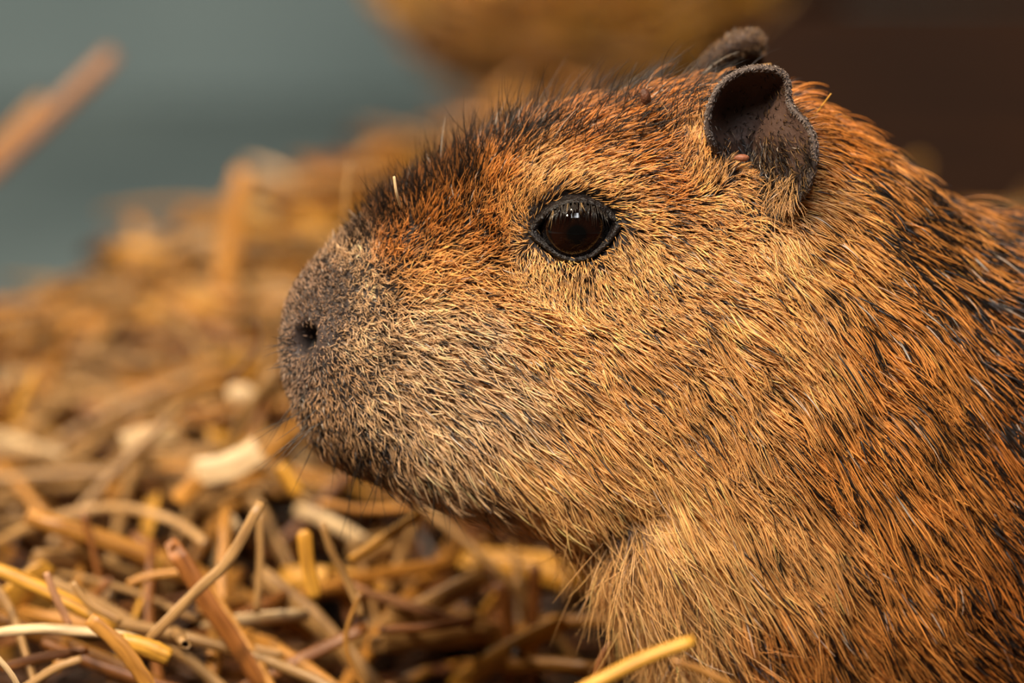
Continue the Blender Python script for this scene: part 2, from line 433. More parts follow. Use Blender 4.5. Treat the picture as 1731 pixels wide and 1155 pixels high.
def sphere(name, c, r, nu=48, nv=32, scale=(1, 1, 1)):
    u = np.linspace(0, 2 * np.pi, nu, endpoint=False); v = np.linspace(0.001, np.pi - 0.001, nv)
    P = np.stack([np.sin(v)[:, None] * np.cos(u)[None], np.sin(v)[:, None] * np.sin(u)[None], np.cos(v)[:, None] + 0 * u[None]], -1) * r * np.array(scale)
    i = np.arange(nu * nv).reshape(nv, nu)
    f = np.stack([i[:-1], i[1:], np.roll(i, -1, 1)[1:], np.roll(i, -1, 1)[:-1]], -1).reshape(-1, 4)
    return mesh_np(name, P.reshape(-1, 3), f)
ER = 62 / S
eP, eN = skin_at(*EYE)
EC = at_y(EYE[0], EYE[1], eP[1] + ER * 0.62)
for sgn in (-1, 1):
    eo = put('eye', sphere('eye', None, ER, 64, 48), capy, M_EYE)
    c = EC.copy()
    if sgn > 0: c[1] = 2 * YM - c[1]
    eo.location = (c - BASE).tolist(); eo['label'] = 'dark brown glossy eye'
# lids: almond rings
LID_OUT = [(893, 396), (905, 372), (930, 346), (960, 332), (990, 331), (1020, 344), (1042, 366), (1052, 380), (1042, 396), (1025, 417), (1000, 436), (972, 443), (944, 437), (918, 418)]
LID_IN = [(912, 393), (918, 374), (936, 355), (960, 344), (988, 343), (1012, 353), (1026, 369), (1032, 381), (1028, 394), (1015, 412), (996, 427), (972, 433), (948, 428), (926, 412)]
def loop_pts(L, n=72):
    L = np.array(L, float); k = len(L); out = []
    for u in np.arange(n) / n * k:
        i = int(u); f = u - i; p0, p1, p2, p3 = L[i - 1], L[i % k], L[(i + 1) % k], L[(i + 2) % k]
        out.append(0.5 * (2 * p1 + (p2 - p0) * f + (2 * p0 - 5 * p1 + 4 * p2 - p3) * f * f + (3 * p1 - p0 - 3 * p2 + p3) * f ** 3))
    return np.array(out)
lo_, li_ = loop_pts(LID_OUT), loop_pts(LID_IN)
def on_eye(a, b, k):
    """depth of the eyeball's front at a picture position"""
    Q = at_y(a, b, EC[1]); dx, dz = Q[0] - EC[0], Q[2] - EC[2]
    rr = (k * ER) ** 2 - dx * dx - dz * dz
    return EC[1] - math.sqrt(max(rr, (0.25 * ER) ** 2))
rings = []
for i in range(72):
    so, n = skin_at(*lo_[i])
    yi = on_eye(*li_[i], 1.02)
    pin = at_y(li_[i][0], li_[i][1], yi)
    pin2 = at_y(li_[i][0] * .9 + EYE[0] * .1, li_[i][1] * .9 + EYE[1] * .1, yi + 0.0035)
    mid1 = (li_[i] * .7 + lo_[i] * .3); mid2 = li_[i] * .35 + lo_[i] * .65
    pm1 = at_y(mid1[0], mid1[1], yi * .6 + so[1] * .4 - 0.0011); pm2 = at_y(mid2[0], mid2[1], yi * .25 + so[1] * .75 - 0.0011)
    ext = EYE + (lo_[i] - EYE) * 1.07
    se, _ = skin_at(*ext)
    rings.append([pin2, pin, pm1, pm2, so + np.array([0, -0.0004, 0]), se + np.array([0, 0.0028, 0])])
rings = np.array(rings).transpose(1, 0, 2)
m_, n_ = rings.shape[:2]
ii = np.arange(m_ * n_).reshape(m_, n_)
lf = np.stack([ii[:-1], ii[1:], np.roll(ii, -1, 1)[1:], np.roll(ii, -1, 1)[:-1]], -1).reshape(-1, 4)
M_LID = mat_noise('eyelid', lin(14, 10, 9), lin(30, 22, 20), 700, 0.42, 0.8, 4, 0.4)
def mirror(V):
    V = V.copy(); V[..., 1] = 2 * YM - V[..., 1]; return V
for sgn in (0, 1):
    V = rings.reshape(-1, 3)
    lid = put('eyelid', mesh_np('eyelid', mirror(V) if sgn else V, lf if sgn else lf[:, ::-1]), capy, M_LID, BASE)
    lid['label'] = 'dark bare eyelid skin'

# ------------------------------------------------------------------ ears
RIM = [(1228, 268, -5), (1208, 243, 2), (1200, 212, 5), (1204, 180, 7), (1219, 150, 8), (1244, 129, 8), (1275, 120, 7.5), (1304, 121, 7), (1323, 130, 6.5),
       (1330, 150, 6), (1330, 170, 5.5), (1339, 190, 6.5), (1358, 208, 8.5), (1370, 232, 9.5), (1373, 260, 9.5), (1369, 290, 8.5), (1358, 318, 7),
       (1341, 337, 4.5), (1318, 344, 1), (1296, 334, -4), (1274, 314, -8), (1250, 291, -8)]
rim = loop_pts([(a, b) for a, b, _ in RIM], 110); rimd = loop_pts([(c, 0) for _, _, c in RIM], 110)[:, 0]
eb, _ = skin_at(1300, 345)
EY0 = eb[1] - 0.001
ECEN = np.array([1262.0, 232.0]); CD = -7.0
EXPO = loop_pts([(v, 0) for v in [1.6, 2.2, 3.5, 5, 6, 6, 5.5, 4.5, 3.4, 2.4, 1.7, 1.3, 1.1, 1.0, 1.0, 1.0, 1.1, 1.2, 1.3, 1.4, 1.5, 1.5]], 110)[:, 0]
layers = []
for r in np.r_[np.linspace(0.02, 0.8, 14), 0.85, 0.89, 0.93, 0.965, 0.985, 1.0]:
    c2 = ECEN + (rim - ECEN) * r
    dep = CD + (rimd - CD) * r ** EXPO
    convex = 2.5 * np.exp(-((c2[:, 0] - 1310) / 32) ** 2 - ((c2[:, 1] - 215) / 55) ** 2) * (1 - r ** 4)
    if r > 0.9: dep = np.minimum(dep, rimd - 0.5 * (1 - r) * 20)
    layers.append(np.c_[c2, dep + convex])
nin = len(layers)
out = rim - ECEN; out /= np.linalg.norm(out, axis=1, keepdims=True)
for o_, d_ in ((4, 0.9), (8, 0.3), (10, -1.2), (9, -3.5), (4, -7), (-8, -12), (-26, -20)):
    layers.append(np.c_[rim + out * o_, np.where(rimd > 0, np.maximum(rimd, 1) * (1 if d_ > -3 else 0.5), rimd) + d_])
layers = np.array(layers)
def ear_world(L):
    W = np.empty(L.shape)
    for i in range(L.shape[0]):
        for j in range(L.shape[1]):
            a, b, d = L[i, j]
            W[i, j] = at_y(a, b, EY0 - d * 0.001 + np.clip((330 - b) / 210, 0, 1.2) * 0.006)
    return W
EW = ear_world(layers)
m_, n_ = EW.shape[:2]
ii = np.arange(m_ * n_).reshape(m_, n_)
ef = np.stack([ii[:-1], ii[1:], np.roll(ii, -1, 1)[1:], np.roll(ii, -1, 1)[:-1]], -1).reshape(-1, 4)
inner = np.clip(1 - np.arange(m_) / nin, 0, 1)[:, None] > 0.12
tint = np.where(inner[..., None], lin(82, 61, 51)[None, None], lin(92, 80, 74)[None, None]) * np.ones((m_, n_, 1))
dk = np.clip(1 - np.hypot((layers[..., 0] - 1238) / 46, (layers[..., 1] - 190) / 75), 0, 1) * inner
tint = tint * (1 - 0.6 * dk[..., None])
ears = []
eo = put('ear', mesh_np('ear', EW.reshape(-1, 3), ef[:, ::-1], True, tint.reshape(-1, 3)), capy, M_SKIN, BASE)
eo['label'] = 'dark grey-brown ear cup with a rolled rim'
ears.append((eo, EW))
# far ear: a hood rolled forward over a dark hollow
YF = 2 * YM - EY0 + 0.004
FE = [(1160, 150), (1170, 122), (1186, 98), (1206, 78), (1230, 61), (1258, 50), (1279, 51), (1290, 64), (1291, 80), (1288, 92)]
FL = [(1178, 160), (1192, 138), (1206, 122), (1222, 109), (1241, 101), (1258, 97), (1272, 95), (1281, 94), (1286, 95), (1287, 96)]
uq = np.linspace(0, len(FE) - 1.001, 44)
FEi = cr_path(np.c_[np.array(FE, float), np.zeros(len(FE))], 44)[:, :2]; FLi = cr_path(np.c_[np.array(FL, float), np.zeros(len(FL))], 44)[:, :2]
fr = []
for k, (dn, dep, mixv) in enumerate([(75, 8.5, 0), (45, 8.0, 0), (20, 7.0, 0), (4, 4.5, 0), (-2, 1.5, 0), (0, -1.0, .12), (0, -2.6, .35), (0, -3.0, .6), (0, -2.0, .85), (0, 0.4, 1.0), (6, 4, 1.0), (26, 8, 1.0), (80, 11, 1.0)]):
    row = []
    for q in range(44):
        c2 = FLi[q] * (1 - mixv) + FEi[q] * mixv
        row.append(at_y(c2[0] - (3 if k < 2 else 0), c2[1] + dn, YF + dep * 0.001))
    fr.append(row)
fr = np.array(fr); m2_, n2_ = fr.shape[:2]
ii2 = np.arange(m2_ * n2_).reshape(m2_, n2_)
ef2 = np.stack([ii2[:-1, :-1], ii2[1:, :-1], ii2[1:, 1:], ii2[:-1, 1:]], -1).reshape(-1, 4)
t2 = np.where((np.arange(m2_) < 4)[:, None, None], lin(34, 24, 20), lin(84, 68, 60)) * np.ones((m2_, n2_, 1))  # shade under the hood put into the tint of the inner rows
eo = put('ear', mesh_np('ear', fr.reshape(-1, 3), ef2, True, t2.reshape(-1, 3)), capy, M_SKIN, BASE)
eo['label'] = 'dark ear folded over like a hood'
ears.append((eo, fr))
# small pink nub inside the near ear
nubP = at_y(1254, 267, EY0 - 0.003)
M_NUB = mat_noise('pink_skin', lin(120, 70, 48), lin(160, 100, 72), 500, 0.4, 0.3)
nub = put('ear_nub', sphere('ear_nub', None, 13 / S, 20, 14, (1, 0.4, 0.5)), ears[0][0], M_NUB); nub.location = nubP.tolist()
nub['label'] = 'small pinkish bare nub inside the ear'

# ------------------------------------------------------------------ coat
def P2(*c): return lin(*c)
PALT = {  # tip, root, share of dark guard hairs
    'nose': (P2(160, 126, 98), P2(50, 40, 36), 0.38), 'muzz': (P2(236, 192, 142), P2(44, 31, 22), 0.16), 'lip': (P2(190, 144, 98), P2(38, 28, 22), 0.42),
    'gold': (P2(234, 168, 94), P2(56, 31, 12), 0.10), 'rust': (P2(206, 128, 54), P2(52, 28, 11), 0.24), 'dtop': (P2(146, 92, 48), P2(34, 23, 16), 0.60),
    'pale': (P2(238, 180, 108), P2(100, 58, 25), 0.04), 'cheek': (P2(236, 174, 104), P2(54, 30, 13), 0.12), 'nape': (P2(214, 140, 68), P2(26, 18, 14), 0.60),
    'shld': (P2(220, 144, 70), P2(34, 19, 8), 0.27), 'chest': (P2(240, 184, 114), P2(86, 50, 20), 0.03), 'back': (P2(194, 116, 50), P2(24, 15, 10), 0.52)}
# a, b, dx, dy, length px, lift deg, direction jitter, palette, clump
CT = [
 (480, 560, -.6, -.3, 7, 40, .9, 'nose', .0), (500, 480, -.3, -.9, 9, 45, .9, 'nose', .0), (540, 560, .6, .2, 8, 40, .8, 'nose', .0), (560, 470, .3, -.6, 11, 40, 1.2, 'nose', .0),
 (600, 430, .5, -.6, 15, 40, 1.2, 'muzz', .0), (620, 500, .7, .1, 15, 35, 1.3, 'muzz', .0), (560, 530, .5, .2, 10, 38, 1.1, 'nose', .0), (590, 395, .2, -1, 18, 60, .5, 'nose', .0),
 (600, 580, .9, .25, 22, 30, .7, 'muzz', .0), (510, 640, .1, .9, 9, 40, .6, 'nose', .0), (540, 700, .2, .9, 16, 34, .4, 'lip', .05), (580, 640, .5, .8, 18, 30, .55, 'lip', .0),
 (560, 755, .3, .9, 20, 35, .35, 'lip', .05), (630, 770, .5, .85, 26, 32, .4, 'lip', .1), (640, 700, .5, .75, 34, 26, .5, 'muzz', .1), (680, 640, .75, .5, 42, 22, .5, 'muzz', .12),
 (700, 550, .9, .25, 42, 22, .5, 'muzz', .12), (690, 480, .9, -.05, 32, 26, .7, 'gold', .1), (660, 420, .6, -.5, 24, 35, .9, 'rust', .05), (650, 350, .1, -1, 32, 62, .35, 'dtop', .1),
 (700, 318, .15, -1, 34, 60, .3, 'dtop', .1), (740, 370, .4, -.8, 32, 42, .45, 'rust', .1), (780, 285, .35, -.9, 42, 55, .3, 'dtop', .15), (840, 300, .5, -.8, 40, 40, .35, 'rust', .15),
 (870, 235, .55, -.75, 56, 46, .25, 'dtop', .2), (760, 450, .85, -.25, 36, 24, .5, 'gold', .15), (830, 400, .6, -.6, 28, 30, .5, 'rust', .1), (880, 350, .3, -.85, 24, 28, .4, 'gold', .15),
 (900, 310, .5, -.75, 26, 28, .35, 'pale', .2), (970, 305, .75, -.5, 26, 26, .3, 'pale', .25), (1030, 320, .85, -.25, 26, 25, .35, 'gold', .2), (880, 395, -.6, -.2, 18, 26, .5, 'gold', .1),
 (900, 440, .1, .9, 22, 26, .45, 'pale', .1), (970, 465, .15, .95, 24, 26, .35, 'pale', .15), (1060, 430, .6, .7, 28, 24, .35, 'pale', .2), (1085, 375, .9, .2, 28, 24, .35, 'gold', .2),
 (820, 480, .9, .1, 36, 22, .45, 'gold', .15), (800, 560, .9, .3, 46, 18, .35, 'muzz', .2), (900, 540, .85, .45, 46, 18, .3, 'cheek', .2), (1000, 540, .75, .6, 40, 20, .3, 'cheek', .25),
 (960, 210, .7, -.6, 62, 36, .22, 'rust', .3), (980, 265, .8, -.4, 46, 26, .25, 'rust', .3), (1080, 260, .9, -.3, 48, 24, .25, 'rust', .3), (1060, 195, .85, -.4, 62, 28, .22, 'rust', .35),
 (1150, 175, .9, -.3, 60, 30, .25, 'rust', .3), (1170, 230, .1, -1, 36, 22, .4, 'gold', .2), (1185, 300, .15, -.9, 34, 24, .5, 'gold', .25), (1120, 330, .9, 0, 36, 24, .4, 'rust', .25),
 (1200, 370, .8, .3, 38, 24, .4, 'gold', .3), (1150, 450, .75, .6, 42, 20, .3, 'cheek', .35), (1260, 340, .5, .6, 26, 26, .5, 'gold', .2),
 (720, 640, .75, .55, 52, 18, .35, 'muzz', .15), (740, 740, .65, .7, 62, 18, .3, 'muzz', .2), (700, 810, .6, .75, 56, 22, .3, 'muzz', .2), (840, 680, .8, .5, 62, 15, .25, 'muzz', .25),
 (860, 800, .72, .62, 84, 16, .22, 'chest', .3), (800, 840, .65, .7, 74, 22, .25, 'muzz', .2), (880, 860, .6, .75, 80, 22, .25, 'chest', .3), (960, 720, .78, .58, 72, 14, .2, 'cheek', .35),
 (1080, 620, .75, .62, 58, 16, .22, 'cheek', .4), (1060, 800, .7, .68, 84, 14, .2, 'chest', .4), (970, 900, .25, .95, 95, 16, .22, 'chest', .35), (985, 990, 0, 1, 100, 18, .3, 'chest', .3),
 (1050, 960, .12, 1, 105, 14, .2, 'chest', .4), (1100, 1080, .2, 1, 105, 14, .2, 'chest', .4), (1180, 900, .5, .85, 95, 12, .16, 'chest', .45), (1240, 600, .72, .68, 66, 16, .2, 'cheek', .5),
 (1200, 750, .65, .75, 80, 14, .16, 'cheek', .5), (1320, 420, .55, .8, 46, 20, .3, 'pale', .35), (1380, 340, .9, .4, 58, 18, .25, 'gold', .35), (1420, 420, .8, .6, 72, 14, .2, 'gold', .4),
 (1400, 230, .92, .2, 72, 22, .22, 'rust', .35), (1330, 180, .95, -.05, 62, 28, .25, 'rust', .3), (1480, 300, .86, .45, 84, 14, .18, 'nape', .35), (1560, 360, .85, .5, 88, 12, .18, 'nape', .4),
 (1650, 390, .92, .3, 88, 12, .18, 'nape', .4), (1720, 400, .95, .2, 88, 12, .18, 'back', .4), (1560, 450, .75, .65, 88, 12, .16, 'nape', .45), (1640, 470, .78, .6, 88, 12, .16, 'nape', .45), (1500, 380, .8, .55, 84, 13, .18, 'nape', .4), (1700, 520, .75, .62, 90, 12, .15, 'back', .45),
 (1350, 560, .68, .72, 76, 14, .18, 'cheek', .5), (1400, 750, .6, .8, 86, 13, .15, 'shld', .5), (1300, 900, .55, .83, 95, 12, .15, 'cheek', .5), (1300, 1080, .5, .85, 100, 12, .15, 'shld', .5),
 (1450, 560, .68, .74, 84, 12, .16, 'shld', .5), (1560, 600, .65, .76, 90, 12, .15, 'shld', .5), (1550, 800, .58, .8, 92, 12, .14, 'shld', .5), (1500, 1000, .58, .8, 95, 12, .14, 'shld', .5),
 (1680, 700, .62, .78, 92, 12, .14, 'back', .5), (1680, 950, .6, .78, 95, 12, .14, 'back', .5), (1680, 1130, .62, .75, 95, 12, .14, 'back', .5),
 (2200, 600, .8, .5, 95, 12, .15, 'back', .5), (2200, 300, .95, .2, 95, 14, .15, 'back', .5), (2200, 1100, .7, .6, 95, 12, .15, 'shld', .5), (3200, 700, .8, .5, 95, 12, .15, 'back', .5)]
CA = np.array([[c[0], c[1], c[2], c[3], c[4], c[5], c[6], c[8]] for c in CT], float)
CTIP = np.array([PALT[c[7]][0] for c in CT]); CROOT = np.array([PALT[c[7]][1] for c in CT]); CDK = np.array([PALT[c[7]][2] for c in CT])

def fields(a, b):
    out = [np.empty((len(a), k)) for k in (6, 3, 3, 1)]
    vals = np.c_[CA[:, 2:8], CTIP, CROOT, CDK]
    res = np.empty((len(a), vals.shape[1]))
    for s in range(0, len(a), 20000):
        d2 = (a[s:s + 20000, None] - CA[None, :, 0]) ** 2 + (b[s:s + 20000, None] - CA[None, :, 1]) ** 2
        W = 1 / (d2 + 22.0 ** 2) ** 2
        W /= W.sum(1, keepdims=True)
        res[s:s + 20000] = W @ vals
    return res

def vnoise(a, b, scale, seed):
    """smooth value noise on picture coordinates"""
    g = np.random.default_rng(seed).uniform(-1, 1, (64, 64))
    u = a / scale; v = b / scale
    i = np.floor(u).astype(int); j = np.floor(v).astype(int)
    fu = u - i; fv = v - j; fu = fu * fu * (3 - 2 * fu); fv = fv * fv * (3 - 2 * fv)
    G = lambda p, q: g[p % 64, q % 64]
    return (G(i, j) * (1 - fu) + G(i + 1, j) * fu) * (1 - fv) + (G(i, j + 1) * (1 - fu) + G(i + 1, j + 1) * fu) * fv

def curves_obj(name, P, rad, col, parent, mat):
    N, K = P.shape[:2]
    cv = bpy.data.hair_curves.new(name)
    cv.add_curves([K] * N)
    cv.attributes['position'].data.foreach_set('vector', np.ascontiguousarray(P, np.float32).ravel())
    r = cv.attributes.get('radius') or cv.attributes.new('radius', 'FLOAT', 'POINT')
    r.data.foreach_set('value', np.ascontiguousarray(rad, np.float32).ravel())
    a = cv.attributes.new('tint', 'FLOAT_COLOR', 'POINT')
    c4 = np.ones((N, K, 4), np.float32); c4[..., :3] = col
    a.data.foreach_set('color', c4.ravel())
    cv.materials.append(mat)
    o = bpy.data.objects.new(name, cv); COL.objects.link(o); o.parent = parent
    o.location = (-BASE).tolist()
    o['kind'] = 'stuff'
    return o

M_HAIR, nt, b = new_mat('hair')
at = nt.nodes.new('ShaderNodeAttribute'); at.attribute_name = 'tint'
nt.links.new(at.outputs['Color'], b.inputs['Base Color'])
b.inputs['Roughness'].default_value = 0.34; b.inputs['Specular IOR Level'].default_value = 0.5

def sample_body(n):
    e1 = BV[1:, :] - BV[:-1, :]; e2 = np.roll(BV, -1, 1)[:-1] - BV[:-1]
    area_ = np.linalg.norm(np.cross(e1, e2), axis=-1)
    aa, bb = A_[:-1], B_[:-1]
    dens = np.ones_like(aa)
    far = TH[None] + 0 * aa
    isfar = (np.cos(far) < -0.35)
    dens = np.where(isfar, 0.22, dens)
    dens = np.where((np.sin(far) < -0.9) & (aa > 1000), 0.25, dens)
    dens *= np.interp(aa, [474, 560, 640, 720, 1200, 1500, 1740, 1800, 2000, 3900], [2.0, 1.5, .92, .92, 1.0, 0.95, .9, .3, .12, .08])
    dens *= np.where(bb > 1230, 0.25, 1)
    dens *= 1 - gauss(aa, bb, 974, 386, 80, 59, 0.0, 10)
    dens *= 1 - gauss(aa, bb, 518, 574, 23, 31, .3, 8)
    dens *= 1 - 0.85 * gauss(aa, bb, 690, 412, 22, 16, 0.4)
    dens *= 1 - 0.96 * gauss(aa, bb, 1290, 345, 26, 42, -0.35, 4)
    dens *= 1 - gauss(aa, bb, 1272, 220, 54, 68, -0.3, 6)
    dens *= 1 - 0.55 * gauss(aa, bb, 540, 590, 35, 38, 0, 4)
    p = (area_ * dens).ravel(); p /= p.sum()
    k = rng.choice(p.size, n, p=p)
    i, j = np.unravel_index(k, area_.shape)
    u, v = rng.random(n)[:, None], rng.random(n)[:, None]
    j2 = (j + 1) % NT
    lerp = lambda G: (G[i, j] * (1 - u) + G[i + 1, j] * u) * (1 - v) + (G[i, j2] * (1 - u) + G[i + 1, j2] * u) * v
    P = lerp(BV); Nn = lerp(BN); Nn /= np.linalg.norm(Nn, axis=1, keepdims=True)
    return P, Nn

def grow(P, Nn, a, b, f, K=7, len_mul=1.0, dirj=1.0, liftj=1.0):
    n = len(P)
    dx, dy, Lp, lift, jit, cl = f[:, 0], f[:, 1], f[:, 2], f[:, 3], f[:, 4], f[:, 5]
    D3 = np.stack([dx, 0 * dx, -dy], 1)
    nl = np.linalg.norm(D3, axis=1, keepdims=True)
    D3 = D3 / (nl + 1e-6)
    T = D3 - (D3 * Nn).sum(1, keepdims=True) * Nn
    tl = np.linalg.norm(T, axis=1, keepdims=True)
    fall = np.array([0.6, 0, 0.2]) - (np.array([0.6, 0, 0.2]) * Nn).sum(1, keepdims=True) * Nn
    T = T + 0.25 * fall * (tl < 0.35)
    T /= np.linalg.norm(T, axis=1, keepdims=True) + 1e-9
    Bt = np.cross(Nn, T)
    ang = rng.normal(0, 1, n) * jit * dirj + 0.25 * vnoise(a, b, 46, 3) * np.clip(1.4 - jit, 0.3, 1)
    T2 = T * np.cos(ang)[:, None] + Bt * np.sin(ang)[:, None]
    B2 = np.cross(Nn, T2)
    L = Lp / S * np.exp(rng.normal(0, 0.22, n)) * len_mul
    lf = np.radians(lift) * np.exp(rng.normal(0, 0.35, n)) * liftj
    hl = np.clip((lift - 34) / 20, 0, 1)
    a0 = lf * (1.5 - 0.4 * hl); a1 = lf * (0.15 + 0.75 * hl) - 0.05
    curl = rng.normal(0, 0.22, n)
    t = np.linspace(0, 1, K)
    H = np.empty((n, K, 3)); H[:, 0] = P - Nn * 0.0004
    for k in range(1, K):
        tm = (t[k] + t[k - 1]) / 2
        al = a0 * (1 - tm) + a1 * tm
        cu = curl * (tm - 0.3)
        d = (T2 * np.cos(cu)[:, None] + B2 * np.sin(cu)[:, None]) * np.cos(al)[:, None] + Nn * np.sin(al)[:, None]
        d[:, 2] -= 0.10 * tm * np.clip(Lp / 60 - 0.5, 0, 1.2)
        H[:, k] = H[:, k - 1] + d * (L / (K - 1))[:, None]
    return H, L

def clump(H, cl, spacing):
    n, K = H.shape[:2]
    ng = max(10, int(n / spacing))
    gi = rng.choice(n, ng, replace=False)
    kd = kdtree.KDTree(ng)
    mids = H[:, 0]
    for q, i in enumerate(gi): kd.insert(mids[i], q)
    kd.balance()
    near = np.array([kd.find(m)[1] for m in mids])
    G = H[gi[near]]
    d = np.linalg.norm(G[:, 0] - H[:, 0], axis=1)
    ok = np.clip(1.6 - d * S / 22, 0, 1)
    t = np.linspace(0, 1, K) ** 1.4
    amt = (cl * ok * rng.uniform(0.6, 1.5, n)).clip(0, 0.85)[:, None, None] * t[None, :, None]
    return H + (G - H) * amt, near

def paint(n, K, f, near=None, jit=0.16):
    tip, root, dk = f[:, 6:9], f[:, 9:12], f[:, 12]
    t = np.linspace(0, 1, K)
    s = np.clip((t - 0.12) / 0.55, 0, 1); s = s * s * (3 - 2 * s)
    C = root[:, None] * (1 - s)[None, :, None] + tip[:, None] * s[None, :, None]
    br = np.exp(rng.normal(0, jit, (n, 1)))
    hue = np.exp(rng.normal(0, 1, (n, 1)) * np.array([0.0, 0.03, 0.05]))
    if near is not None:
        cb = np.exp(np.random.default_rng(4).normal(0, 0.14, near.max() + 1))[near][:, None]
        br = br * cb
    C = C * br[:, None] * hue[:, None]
    dark = rng.random(n) < dk
    dc = np.array([0.018, 0.012, 0.009]) * np.exp(rng.normal(0, 0.4, (n, 1)))
    C[dark] = dc[dark][:, None]
    white = rng.random(n) < 0.012
    C[white] = C[white] * 0.3 + np.array([0.75, 0.66, 0.55]) * 0.7 * s[None, :, None]
    return np.clip(C, 0, 0.95)

NH = 190000
P, Nn = sample_body(NH)
a, b_ = side_px(P)
f = fields(a, b_)
f[:, 4] *= 1.0
K = 7
H, L = grow(P, Nn, a, b_, f, K)
H, near = clump(H, f[:, 5], 26)
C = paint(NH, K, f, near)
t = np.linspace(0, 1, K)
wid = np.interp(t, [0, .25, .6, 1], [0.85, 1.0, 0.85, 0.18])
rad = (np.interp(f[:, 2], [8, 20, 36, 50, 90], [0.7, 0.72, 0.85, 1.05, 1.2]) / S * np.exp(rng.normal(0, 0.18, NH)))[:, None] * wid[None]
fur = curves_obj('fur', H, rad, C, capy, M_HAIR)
fur['label'] = 'coarse golden brown fur with dark roots'

# long dark guard hairs standing off the crest
ridge = (np.abs(np.cos(TH)) < 0.45) & (np.sin(TH) > 0)
gi = np.where((PXS > 590) & (PXS < 1240))[0]
n = 1700
i = rng.choice(gi, n); j = rng.choice(np.where(ridge)[0], n)
P = BV[i, j] + rng.normal(0, 0.0006, (n, 3)); Nn = BN[i, j]
a, b_ = side_px(P); f = fields(a, b_)
f[:, 2] = np.interp(a, [590, 640, 900, 1240], [32, 54, 92, 92]); f[:, 3] = np.interp(a, [590, 640, 900, 1240], [60, 60, 50, 40]); f[:, 4] = 0.25; f[:, 12] = 1.0
H, L = grow(P, Nn, a, b_, f, 8)
C = paint(n, 8, f)
rad = np.full((n, 1), 0.75 / S) * np.interp(np.linspace(0, 1, 8), [0, .5, 1], [1, .8, .15])[None]
gh = curves_obj('guard_hair', H, rad, C, capy, M_HAIR); gh['label'] = 'long dark guard hairs along the crest'

# loose curling hairs on the throat and chest edge
n = 1500
bb = rng.uniform(860, 1150, n)
aa = np.interp(bb, [852, 868, 900, 940, 995, 1045, 1092, 1137, 1180], [880, 920, 965, 1010, 1045, 1075, 1105, 1140, 1190]) + 14 + 150 * rng.random(n) ** 1.5
pts = [skin_at(x, y) for x, y in zip(aa, bb)]
P = np.array([p[0] for p in pts]); Nn = np.array([p[1] for p in pts])
a, b_ = side_px(P); f = fields(a, b_); f[:, 2] *= 1.25; f[:, 4] = 0.4; f[:, 3] *= 1.5
H, L = grow(P, Nn, a, b_, f, 9)
cur = rng.normal(0, 0.0035, (n, 1, 3)) * (np.linspace(0, 1, 9)[None, :, None] ** 2)
H = H + cur
C = paint(n, 9, f)
rad = np.full((n, 1), 0.85 / S) * np.interp(np.linspace(0, 1, 9), [0, .5, 1], [1, .8, .2])[None]
th = curves_obj('throat_hair', H, rad, C, capy, M_HAIR); th['label'] = 'fine pale hair on throat and chest'

# whiskers: muzzle and chin, traced as directions from root spots
WH = []
for k in range(15): WH.append((rng.uniform(500, 560), 0, -rng.uniform(.35, .9), rng.uniform(.3, .9), rng.uniform(60, 120)))
for k in range(26): WH.append((rng.uniform(560, 760), 1, rng.uniform(-.45, .25), 1.0, rng.uniform(70, 150)))
for k in range(12): WH.append((rng.uniform(476, 500), 2, -1.0, rng.uniform(-.2, .35), rng.uniform(14, 36)))
Wp = np.empty((len(WH), 9, 3))
for q, (pxr, kind, dx, dy, Lw) in enumerate(WH):
    bq = np.interp(pxr, [p for p, _ in BOT], [v for _, v in BOT])
    b0 = bq - rng.uniform(4, 60) if kind < 2 else rng.uniform(530, 650)
    if kind == 2: pxr = max(pxr, np.interp(b0, [540, 575, 610, 638, 668], [478, 475, 478, 484, 495]) + 2)
    r0, n0 = skin_at(pxr, b0)
    d = np.array([dx, rng.uniform(-0.35, 0.15), -dy]); d /= np.linalg.norm(d)
    bend = np.array([rng.normal(0, .25), 0, rng.normal(-0.1, .15)])
    for k in range(9):
        s = k / 8
        Wp[q, k] = r0 + d * s * Lw / S + bend * s * s * Lw / S
rad = np.full((len(WH), 1), 0.8 / S) * np.interp(np.linspace(0, 1, 9), [0, .5, 1], [1, .8, .2])[None]
Cw = np.tile(np.array([0.022, 0.016, 0.012]), (len(WH), 9, 1))
wo = curves_obj('whiskers', Wp, rad, Cw, capy, M_HAIR); wo['label'] = 'thin dark whiskers on muzzle and chin'

# eyelashes hanging over the top of the eye
n = 70
El = np.empty((n, 6, 3))
for q in range(n):
    u = rng.uniform(0, 1)
    a0 = 932 + 92 * u; b0 = 344 + 16 * (2 * u - 1) ** 2 + rng.uniform(-5, 3)
    Lq = rng.uniform(16, 34); lean = (u - 0.5) * 10 + rng.normal(0, 3)
    y0 = on_eye(a0, b0, 1.02) - 0.001
    for k in range(6):
        s = k / 5
        El[q, k] = at_y(a0 + lean * s, b0 + Lq * s, min(y0 - 0.0022 * math.sin(s * 2.2), on_eye(a0 + lean * s, b0 + Lq * s, 1.0) - 0.0006))
rad = np.full((n, 1), 0.75 / S) * np.interp(np.linspace(0, 1, 6), [0, .5, 1], [1, .8, .2])[None]
Ce = np.where(rng.random((n, 1, 1)) < 0.10, np.array([0.22, 0.13, 0.05]), np.array([0.02, 0.014, 0.01])) * np.ones((n, 6, 1))
el = curves_obj('eyelashes', El, rad, Ce, capy, M_HAIR); el['label'] = 'short dark lashes over the eye'

